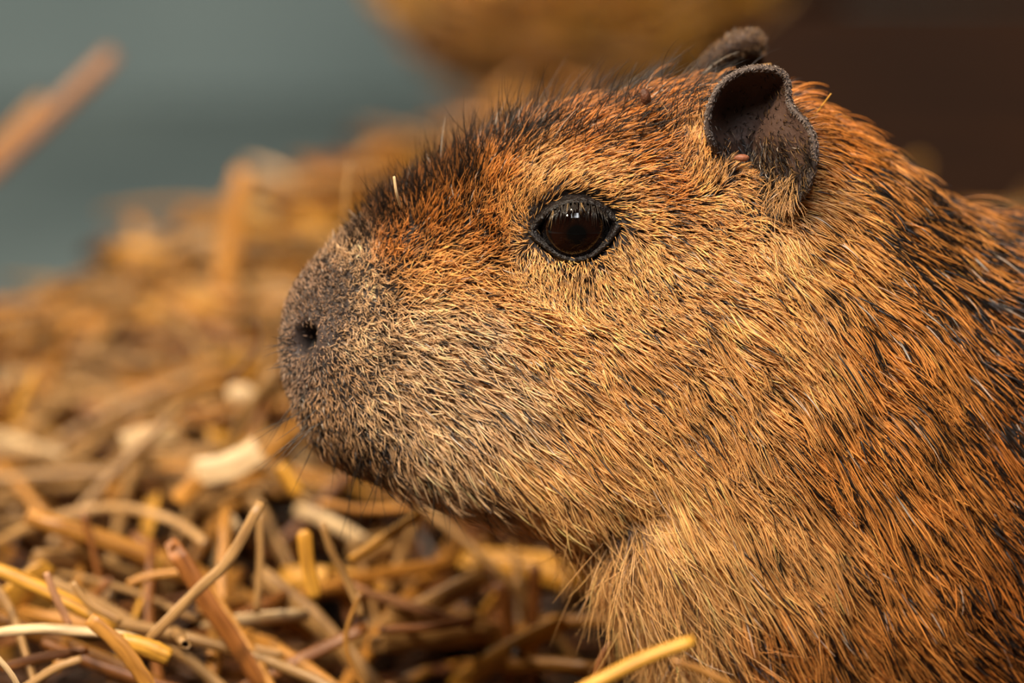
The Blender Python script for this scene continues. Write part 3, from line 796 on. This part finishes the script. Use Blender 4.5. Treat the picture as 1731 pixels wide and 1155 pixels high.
# hair in and on the ears
def ear_hair(V, lay, n, sgn):
    m_, n_ = V.shape[:2]
    i = rng.integers(1, m_ - 3, n); j = rng.integers(0, n_, n)
    u = rng.random((n, 1)); v = rng.random((n, 1)); j2 = (j + 1) % n_
    P = (V[i, j] * (1 - u) + V[i + 1, j] * u) * (1 - v) + (V[i, j2] * (1 - u) + V[i + 1, j2] * u) * v
    e1 = V[i + 1, j] - V[i, j]; e2 = V[i, j2] - V[i, j]
    N_ = np.cross(e1, e2); N_ /= np.linalg.norm(N_, axis=1, keepdims=True) + 1e-12
    inn = i < nin - 2
    flip = np.where((N_[:, 1] * (1 if not sgn else -1) > 0) == inn, -1.0, 1.0)
    N_ *= flip[:, None]
    la, lb = lay[i, j, 0], lay[i, j, 1]
    return P, N_, inn, la, lb
P, N_, inn, la, lb = ear_hair(EW, layers, 5200, 0)
low = np.clip((lb - 215) / 80, 0, 1)
keep = inn & (rng.random(len(P)) < (0.12 + 0.88 * low) * np.where(la < 1285, 0.35, 1)) | (~inn)
P, N_, inn, la, lb, low = P[keep], N_[keep], inn[keep], la[keep], lb[keep], low[keep]
n = len(P)
f = np.zeros((n, 13))
f[:, 0] = np.where(inn, 0.35 + (la - 1290) / 120, 0.3); f[:, 1] = np.where(inn, 0.25 + 0.3 * (lb > 270) - 0.3 * (lb < 215), -0.5)
f[:, 2] = np.where(inn, 14 + 16 * low, 5); f[:, 3] = np.where(inn, 40, 30); f[:, 4] = np.where(inn, .45, .5)
f[:, 6:9] = np.where(inn[:, None], lin(118, 88, 52), lin(150, 130, 116)); f[:, 9:12] = np.where(inn[:, None], lin(40, 27, 18), lin(96, 82, 74)); f[:, 12] = np.where(inn, 0.6, 0.12)
tf = (la > 1303) & (la < 1350) & (lb > 285)
lf_ = (la < 1285) & inn
f[lf_, 12] = 0.85; f[lf_, 6:9] = lin(120, 100, 78)
f[tf, 2] = 40; f[tf, 0] = 0.15; f[tf, 1] = 1; f[tf, 6:9] = lin(196, 146, 88); f[tf, 12] = 0.05
H, L = grow(P, N_, la, lb, f, 6)
C = paint(n, 6, f)
rad = np.full((n, 1), 0.85 / S) * np.interp(np.linspace(0, 1, 6), [0, .5, 1], [1, .8, .2])[None]
eh = curves_obj('ear_hair', H, rad, C, capy, M_HAIR); eh['label'] = 'short dark and tan hairs in the ear'
i = rng.integers(4, 10, 2600); j = rng.integers(0, 43, 2600); u = rng.random((2600, 1)); v = rng.random((2600, 1))
P = (fr[i, j] * (1 - u) + fr[i + 1, j] * u) * (1 - v) + (fr[i, j + 1] * (1 - u) + fr[i + 1, j + 1] * u) * v
N_ = np.cross(fr[i + 1, j] - fr[i, j], fr[i, j + 1] - fr[i, j]); N_ /= np.linalg.norm(N_, axis=1, keepdims=True) + 1e-12
cen = fr[4:11].mean((0, 1)) + np.array([0, .004, -.004]); N_ *= np.sign((N_ * (P - cen)).sum(1, keepdims=True)); la, lb = proj(P)
n = len(P); f = np.zeros((n, 13)); f[:, 0] = .4; f[:, 1] = -.6; f[:, 2] = 9; f[:, 3] = 45; f[:, 4] = .5
f[:, 6:9] = lin(150, 116, 84); f[:, 9:12] = lin(60, 46, 38); f[:, 12] = .4
H, L = grow(P, N_, la, lb, f, 5); C = paint(n, 5, f)
rad = np.full((n, 1), 0.75 / S) * np.interp(np.linspace(0, 1, 5), [0, .5, 1], [1, .8, .2])[None]
eh2 = curves_obj('ear_hair', H, rad, C, capy, M_HAIR); eh2['label'] = 'velvety hairs on the folded ear'

# ------------------------------------------------------------------ straw mass (nobody could count it)
N = 12500
yy = -0.36 + (0.92 + 0.36) * rng.random(N)
xx = rng.uniform(-1, 1, N) * (0.24 + 0.20 * np.clip(yy, 0, 2) + 0.4 * np.clip(0.05 - yy, 0, .4) + np.where(yy < 0.25, 0.12, 0)) + 0.02 + np.where(yy < 0.25, 0.12, 0)
lay = rng.random(N)
zz = bed_h(xx, yy) - 0.004 - np.interp(yy, [0.12, 0.3], [0.065, 0.045]) * lay ** np.interp(yy, [0.10, 0.28], [0.40, 1.2])
C0 = np.stack([xx, yy, zz], 1)
Dv = rand_dirs(N, np.interp(yy, [.15, .25, .4, .5], [.25, .42, .42, .2])); Ls = rng.uniform(0.03, 0.12, N) * np.interp(yy, [.2, .4], [1, .6]); Rs = np.exp(rng.normal(math.log(0.0020), 0.42, N)).clip(0.0006, 0.0042)
fl_ = np.where(rng.random(N) < 0.4, rng.uniform(0.15, 0.35, N), rng.uniform(0.6, 1.0, N))
bd = rng.normal(0, 0.0028, (N, 3)) * (Ls / 0.1)[:, None]
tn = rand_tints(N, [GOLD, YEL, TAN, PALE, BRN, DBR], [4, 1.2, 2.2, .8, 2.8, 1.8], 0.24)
near_shade = yy + rng.normal(0, 0.03, N) < 0.31                       # foreground shade painted into the tint: darker brown stalks around the animal
tn[near_shade] = rand_tints(int(near_shade.sum()), [GOLD, BRN, DBR, DBR * .5], [.6, 2.2, 3.5, 3], 0.2)
Rs = Rs * np.interp(yy, [.2, .5], [1, 1.4])
keep = (bed_h(xx, yy) > 0.03) & ~inside_body(C0, 0.008) & ~inside_body(C0 + Dv * Ls[:, None] / 2, 0.006) & ~inside_body(C0 - Dv * Ls[:, None] / 2, 0.006) \
    & (np.abs(Dv[:, 2]) * Ls / 2 < zz - FZ) \
    & ((rng.random(N) > np.interp(yy, [0.16, 0.38], [0.86, 0.0])) | (zz < bed_h(xx, yy) - 0.030) | (yy < -0.03)) \
    & ~((yy < 0.06) & (proj(C0 + np.abs(Dv) * Ls[:, None] * np.array([0, 0, .5]))[1] < 1165) & (proj(C0)[0] > 800))
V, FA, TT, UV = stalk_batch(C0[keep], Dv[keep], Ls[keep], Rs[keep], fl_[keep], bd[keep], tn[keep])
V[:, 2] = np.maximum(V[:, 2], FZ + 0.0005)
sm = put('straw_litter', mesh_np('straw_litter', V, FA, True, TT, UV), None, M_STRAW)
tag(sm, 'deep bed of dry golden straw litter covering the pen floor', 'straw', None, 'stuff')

# dusty ground under the straw
gx = np.linspace(-1.1, 1.1, 130); gy = np.linspace(-1.4, 0.95, 170)
GX, GY = np.meshgrid(gx, gy, indexing='ij')
GZ = np.maximum(bed_h(GX, GY) - np.interp(GY, [0.12, 0.3], [0.068, 0.04]), FZ + 0.0015) + 0.002 * np.sin(GX * 90) * np.sin(GY * 70)
GZ = np.maximum(GZ, FZ + 0.001)
gi_ = np.arange(GX.size).reshape(GX.shape)
gf = np.stack([gi_[:-1, :-1], gi_[1:, :-1], gi_[1:, 1:], gi_[:-1, 1:]], -1).reshape(-1, 4)
gf = gf[~((bed_h(GX, GY).ravel()[gf].max(1) < -0.015) & (GY.ravel()[gf].min(1) > 0.3))]
M_DUST = mat_noise('straw_dust', lin(22, 12, 5), lin(52, 31, 13), 160, 0.9, 0.8)
gd = put('straw_dust', mesh_np('straw_dust', np.stack([GX, GY, GZ], -1).reshape(-1, 3), gf), sm, M_DUST)
gd['kind'] = 'stuff'; gd['label'] = 'fine brown chaff and dust beneath the straw'

# ------------------------------------------------------------------ single stalks one can pick out
def bed_w(px, py):
    lo, hi = -0.2, 1.3
    for _ in range(30):
        m = (lo + hi) / 2; p = at_w(px, py, m)
        if p[2] > bed_h(p[0], p[1]): lo = m
        else: hi = m
    return lo
SEED = [0]
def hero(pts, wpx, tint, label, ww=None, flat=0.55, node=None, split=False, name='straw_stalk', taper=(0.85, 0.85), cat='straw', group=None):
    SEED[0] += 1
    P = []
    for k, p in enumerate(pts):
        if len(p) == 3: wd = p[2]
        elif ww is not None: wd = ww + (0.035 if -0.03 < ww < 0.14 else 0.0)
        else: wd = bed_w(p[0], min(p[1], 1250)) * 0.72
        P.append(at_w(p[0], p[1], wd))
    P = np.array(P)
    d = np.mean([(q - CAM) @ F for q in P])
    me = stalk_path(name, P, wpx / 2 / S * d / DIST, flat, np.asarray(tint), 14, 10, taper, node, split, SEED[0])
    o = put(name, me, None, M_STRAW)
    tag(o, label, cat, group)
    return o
hero([(-60, 935), (0, 914), (60, 886), (140, 863), (200, 858), (262, 869), (312, 890), (346, 918)], 15, TAN, 'long arched tan straw stalk bowing over a dark hollow', node=.32)
hero([(-80, 940), (0, 966), (62, 992), (130, 1026), (195, 1062)], 29, YEL, 'thick yellow straw stalk lying under two short tan stubs', flat=.6, ww=.028)
hero([(78, 968), (94, 1010), (118, 1058)], 13, PINK, 'short pinkish straw stub leaning across the thick yellow stalk', ww=.015)
hero([(122, 984), (150, 1020), (205, 1053)], 12, TAN, 'thin bent tan stub beside the pinkish stub', ww=.018)
hero([(285, 915), (320, 966), (360, 1032), (402, 1092), (450, 1175)], 31, BRN * 1.5, 'broad flat brown straw blade with a split upper end', ww=.035, flat=.28, split=True)
hero([(442, 848), (388, 945), (332, 1000), (246, 1088)], 17, TAN * .95, 'straight pale straw crossing over the broad brown blade', ww=.014, node=.28)
hero([(215, 988), (260, 973), (318, 968)], 15, GOLD, 'short golden straw ending beneath the broad brown blade', ww=.06)
hero([(-40, 1074), (60, 1064), (120, 1067), (200, 1075), (248, 1088)], 17, PALE, 'knobbly whitish seed stalk lying flat among golden straw', ww=.012, flat=.8, node=.5)
hero([(150, 1046), (198, 1088), (232, 1132), (262, 1180)], 30, GOLD, 'wide golden straw leaf folded down over the whitish seed stalk', ww=.002, flat=.25)
hero([(200, 1085), (245, 1095), (288, 1113)], 36, YEL * .95, 'stubby wide yellow straw piece with a ragged cut end', ww=.006, flat=.5, split=True)
hero([(-10, 1105), (22, 1145), (44, 1190)], 11, PALE, 'thin whitish straw slanting steeply beside dark brown blades', ww=-.02)
hero([(30, 1172), (90, 1132), (138, 1114)], 13, TAN, 'tan straw with dark streaks under the stubby yellow piece', ww=.01)
hero([(0, 1130), (70, 1111), (150, 1099)], 15, BRN, 'brown dry blade lying below the whitish seed stalk', ww=.02, flat=.3)
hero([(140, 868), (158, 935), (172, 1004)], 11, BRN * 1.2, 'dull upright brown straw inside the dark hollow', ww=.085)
hero([(514, 896), (520, 950), (533, 1014)], 23, YEL, 'short wide bright yellow leaf hanging below the chin', ww=.045, flat=.3, taper=(.5, .7))
hero([(545, 884), (560, 930), (582, 972), (600, 1010), (612, 1044)], 14, TAN, 'slender kinked tan straw beside the bright yellow leaf', ww=.04)
hero([(438, 868), (440, 940), (434, 1038)], 12, TAN * .9, 'thin upright straw standing by the pale crossing straw', ww=.05)
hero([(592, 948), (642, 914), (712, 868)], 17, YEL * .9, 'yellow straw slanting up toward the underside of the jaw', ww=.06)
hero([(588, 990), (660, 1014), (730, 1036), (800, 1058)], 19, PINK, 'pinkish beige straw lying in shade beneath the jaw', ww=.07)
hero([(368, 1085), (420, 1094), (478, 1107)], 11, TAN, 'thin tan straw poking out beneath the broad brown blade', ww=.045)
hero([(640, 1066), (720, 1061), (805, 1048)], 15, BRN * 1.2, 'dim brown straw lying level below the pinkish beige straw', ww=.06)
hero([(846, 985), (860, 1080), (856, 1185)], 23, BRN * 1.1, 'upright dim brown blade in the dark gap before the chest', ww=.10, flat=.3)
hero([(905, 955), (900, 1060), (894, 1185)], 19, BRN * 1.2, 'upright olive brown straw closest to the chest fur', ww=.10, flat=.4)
hero([(700, 1370, -.035), (820, 1265, -.06), (960, 1181, -.075), (1060, 1128, -.075), (1130, 1098, -.075), (1174, 1083, -.075)], 27, YEL * 1.05, 'bright yellow straw with a blunt end before the chest fur', ww=-.075, flat=.6)
hero([(1135, 1118, -.06), (1190, 1136, -.06), (1262, 1180, -.06), (1400, 1330, -.05)], 13, GOLD * .8, 'thin dull straw branching off behind the bright yellow straw', ww=-.06)
hero([(474, 785), (488, 808), (506, 838)], 27, YEL, 'short bright yellow straw chunk behind the chin whiskers', ww=.10, flat=.5)
hero([(412, 285), (392, 400), (374, 520), (362, 655)], 40, GOLD, 'tall wide golden straw leaning upright against the straw heap', ww=.42, flat=.4)
hero([(193, 88), (100, 180), (-110, 372), (-200, 455)], 30, PINK * .8, 'long brown straw rising alone in front of the grey wall', ww=.46, flat=.6)
hero([(75, 168), (10, 235), (-110, 335), (-220, 440)], 24, GOLD * .8, 'shorter golden straw alongside the lone rising brown straw', ww=.48, flat=.4)
hero([(322, 800), (380, 792), (440, 762)], 46, PALE, 'large whitish wood shaving lying bright on the straw', ww=.17, flat=.16, taper=(.35, 1.15), split=True, name='wood_shaving', cat='shaving')
hero([(208, 752), (255, 738), (306, 745)], 36, PALE, 'smaller whitish wood shaving beside the large one', ww=.21, flat=.2, taper=(1.1, .3), name='wood_shaving', cat='shaving')
hero([(388, 672), (408, 664), (424, 676)], 32, PALE, 'rounded pale wood chip between golden stalks near the nose', ww=.24, flat=.4, name='wood_chip', cat='chip')
hero([(300, 850), (318, 832), (338, 812)], 34, GOLD * 1.1, 'short wide orange gold straw piece at the tip of the arched stalk', ww=.13, flat=.3)
hero([(24, 705), (44, 665), (60, 628)], 11, YEL, 'thin yellow straw standing alone in the straw heap', ww=.24)
hero([(380, 645), (415, 615), (438, 575), (430, 540)], 8, DBR, 'thin dark curved stem before the pale wood chip', ww=.16)
hero([(592, 275), (584, 340), (583, 405)], 6, TAN, 'very thin pale straw standing up behind the nose bridge', ww=.13)
hero([(540, 850), (620, 862), (700, 858)], 15, GOLD, 'golden straw lying level just under the chin', ww=.12)
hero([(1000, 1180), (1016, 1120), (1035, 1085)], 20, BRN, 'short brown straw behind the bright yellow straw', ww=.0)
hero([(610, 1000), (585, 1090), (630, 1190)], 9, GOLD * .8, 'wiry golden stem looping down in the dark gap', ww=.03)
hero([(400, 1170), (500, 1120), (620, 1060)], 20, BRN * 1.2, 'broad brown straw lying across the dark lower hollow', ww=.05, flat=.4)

# look-alike loose stalks, one object each, sharing a few meshes
def kind_mesh(k):
    L = [0.075, 0.055, 0.095, 0.04, 0.065, 0.05][k]; r = [.0024, .0033, .0018, .0038, .0022, .0028][k]
    bendz = [.002, .001, .004, .001, -.002, .002][k]; bendy = [.001, -.002, .003, 0, .004, -.001][k]
    P = [(-L / 2, 0, 0), (-L / 6, bendy * .6, bendz), (L / 6, bendy, bendz), (L / 2, 0, 0)]
    tint_ = [GOLD * .85, TAN * .8, TAN * .75, YEL * .85, BRN, PALE * .75][k]
    return stalk_path('straw_stalk', np.array(P), r, [.7, .35, .8, .25, .6, .3][k], tint_, 9, 8, (.85, .85), [.5, None, .3, None, None, None][k], k in (1, 3), 90 + k)
KM = [kind_mesh(k) for k in range(6)]
for m in KM: m.materials.append(M_STRAW)
KT = ['round golden straw', 'flat tan straw', 'thin bowed tan straw', 'short flat yellow straw', 'crooked brown straw', 'flat whitish straw']
ZONES = [('lying loose near the chin and whiskers', 380, 760, 830, 1140, 14, .75), ('lying loose around the arched stalk', -20, 400, 830, 1150, 32, .8),
         ('in the straw heap ahead of the nose', -20, 480, 600, 830, 84, .9), ('on the crest of the straw heap', 60, 640, 330, 600, 70, .96),
         ('in the shaded hollow under the jaw', 560, 960, 900, 1150, 18, .85)]
cnt = 0
for zn, xa, xb_, ya, yb, num, fac in ZONES:
    for q in range(num):
        k = int(rng.choice(6, p=[.26, .2, .2, .1, .16, .08]))
        for _ in range(20):
            px, py = rng.uniform(xa, xb_), rng.uniform(ya, yb)
            wd = bed_w(px, py)
            if wd > 0.80: continue
            p = at_w(px, py, wd); p[2] = float(bed_h(p[0], p[1])) + rng.uniform(-0.002, 0.008)
            az = rng.uniform(0, math.pi * 2); el = rng.normal(0, .12 if py < 600 else .36)
            d = np.array([math.cos(az) * math.cos(el), math.sin(az) * math.cos(el), math.sin(el)])
            ends = np.array([p, p + d * .05, p - d * .05])
            if not inside_body(ends, 0.008).any() and (bed_h(ends[:, 0], ends[:, 1]) > 0.02).all(): break
        else: continue
        o = bpy.data.objects.new('straw_stalk', KM[k]); COL.objects.link(o)
        o.location = p.tolist(); o.rotation_euler = (rng.uniform(-.5, .5), -el, az)
        sc_ = float(np.exp(rng.normal(0, .15))); o.scale = (sc_ * rng.uniform(.8, 1.2), sc_, sc_)
        tag(o, KT[k] + ' ' + zn, 'straw', KT[k] + ' ' + zn)
        cnt += 1

# ------------------------------------------------------------------ rounded straw bale at the back
bc = at_w(1000, -60, 1.0); bc[2] = 0.240
bale = bpy.data.objects.new('straw_bale', None); COL.objects.link(bale); bale.location = (bc[0], bc[1], 0.05)
tag(bale, 'rounded dark straw bale behind the capybara, against the wall', 'bale')
RX, RY, RZ = 0.132, 0.12, 0.17
u = np.linspace(0, 2 * np.pi, 48, endpoint=False); v = np.linspace(0.001, np.pi - 0.001, 28)
sq = lambda c, p: np.sign(c) * np.abs(c) ** p
core = np.stack([sq(np.sin(v), .7)[:, None] * sq(np.cos(u), .8)[None] * RX, sq(np.sin(v), .7)[:, None] * sq(np.sin(u), .8)[None] * RY, sq(np.cos(v), .8)[:, None] * RZ + 0 * u[None]], -1)
i = np.arange(48 * 28).reshape(28, 48)
cf = np.stack([i[:-1], i[1:], np.roll(i, -1, 1)[1:], np.roll(i, -1, 1)[:-1]], -1).reshape(-1, 4)
M_BALE = mat_noise('packed_straw', lin(60, 36, 14), lin(112, 70, 28), 40, 0.9, 0.6, stretch=(1, 1, 5))
co = put('bale_core', mesh_np('bale_core', core.reshape(-1, 3), cf), bale, M_BALE); co.location = (0, 0, bc[2] - .05)
n = 900
g = rng.normal(0, 1, (n, 3)); g /= np.linalg.norm(g, axis=1, keepdims=True)
g[:, 1] = -np.abs(g[:, 1])
pc = np.stack([sq(g[:, 0], .75), sq(g[:, 1], .75), sq(g[:, 2], .75)], 1) * np.array([RX, RY, RZ]) * 1.0
dv = np.cross(g, rng.normal(0, .5, (n, 3)) + np.array([0, 0, 1.0])); dv /= np.linalg.norm(dv, axis=1, keepdims=True)
V, FA, TT, UV = stalk_batch(pc, dv, rng.uniform(.03, .09, n), rng.uniform(.0012, .004, n), rng.uniform(.2, .9, n), g * 0.006, rand_tints(n, [GOLD, YEL, TAN, BRN], [4, 2, 2, 2]))
bs = put('bale_straw', mesh_np('bale_straw', V, FA, True, TT, UV), bale, M_STRAW); bs.location = (0, 0, bc[2] - .05); bs['kind'] = 'stuff'

# ------------------------------------------------------------------ bits caught in the coat
M_HUSK = mat_noise('husk', lin(62, 34, 20), lin(104, 62, 40), 400, 0.5, 0.6)
hp = at_y(1091, 164, YM - 0.021)
hk = put('seed_husk', sphere('seed_husk', None, 15 / S, 20, 14, (0.62, 0.5, 1.0)), None, M_HUSK); hk.location = hp.tolist(); hk.rotation_euler = (0, -0.25, 0)
tag(hk, 'small brown seed husk caught in the fur before the ears', 'husk')
hero([(666, 298, -0.0), (670, 325, -0.0), (678, 352, .004)], 5, PALE, 'tiny pale straw splinter stuck in the fur on the nose bridge', name='straw_splinter')
hero([(1276, 113, .028), (1290, 111, .028), (1304, 109, .028)], 5, TAN, 'tiny tan chaff flake resting on top of the cupped ear', name='chaff_flake', cat='chaff')
hero([(1366, 208, .02), (1385, 185, .018), (1405, 158, .016)], 2.4, YEL, 'fine golden straw fibre sticking up behind the ear', name='straw_fibre')
print('individual stalks', cnt + SEED[0])
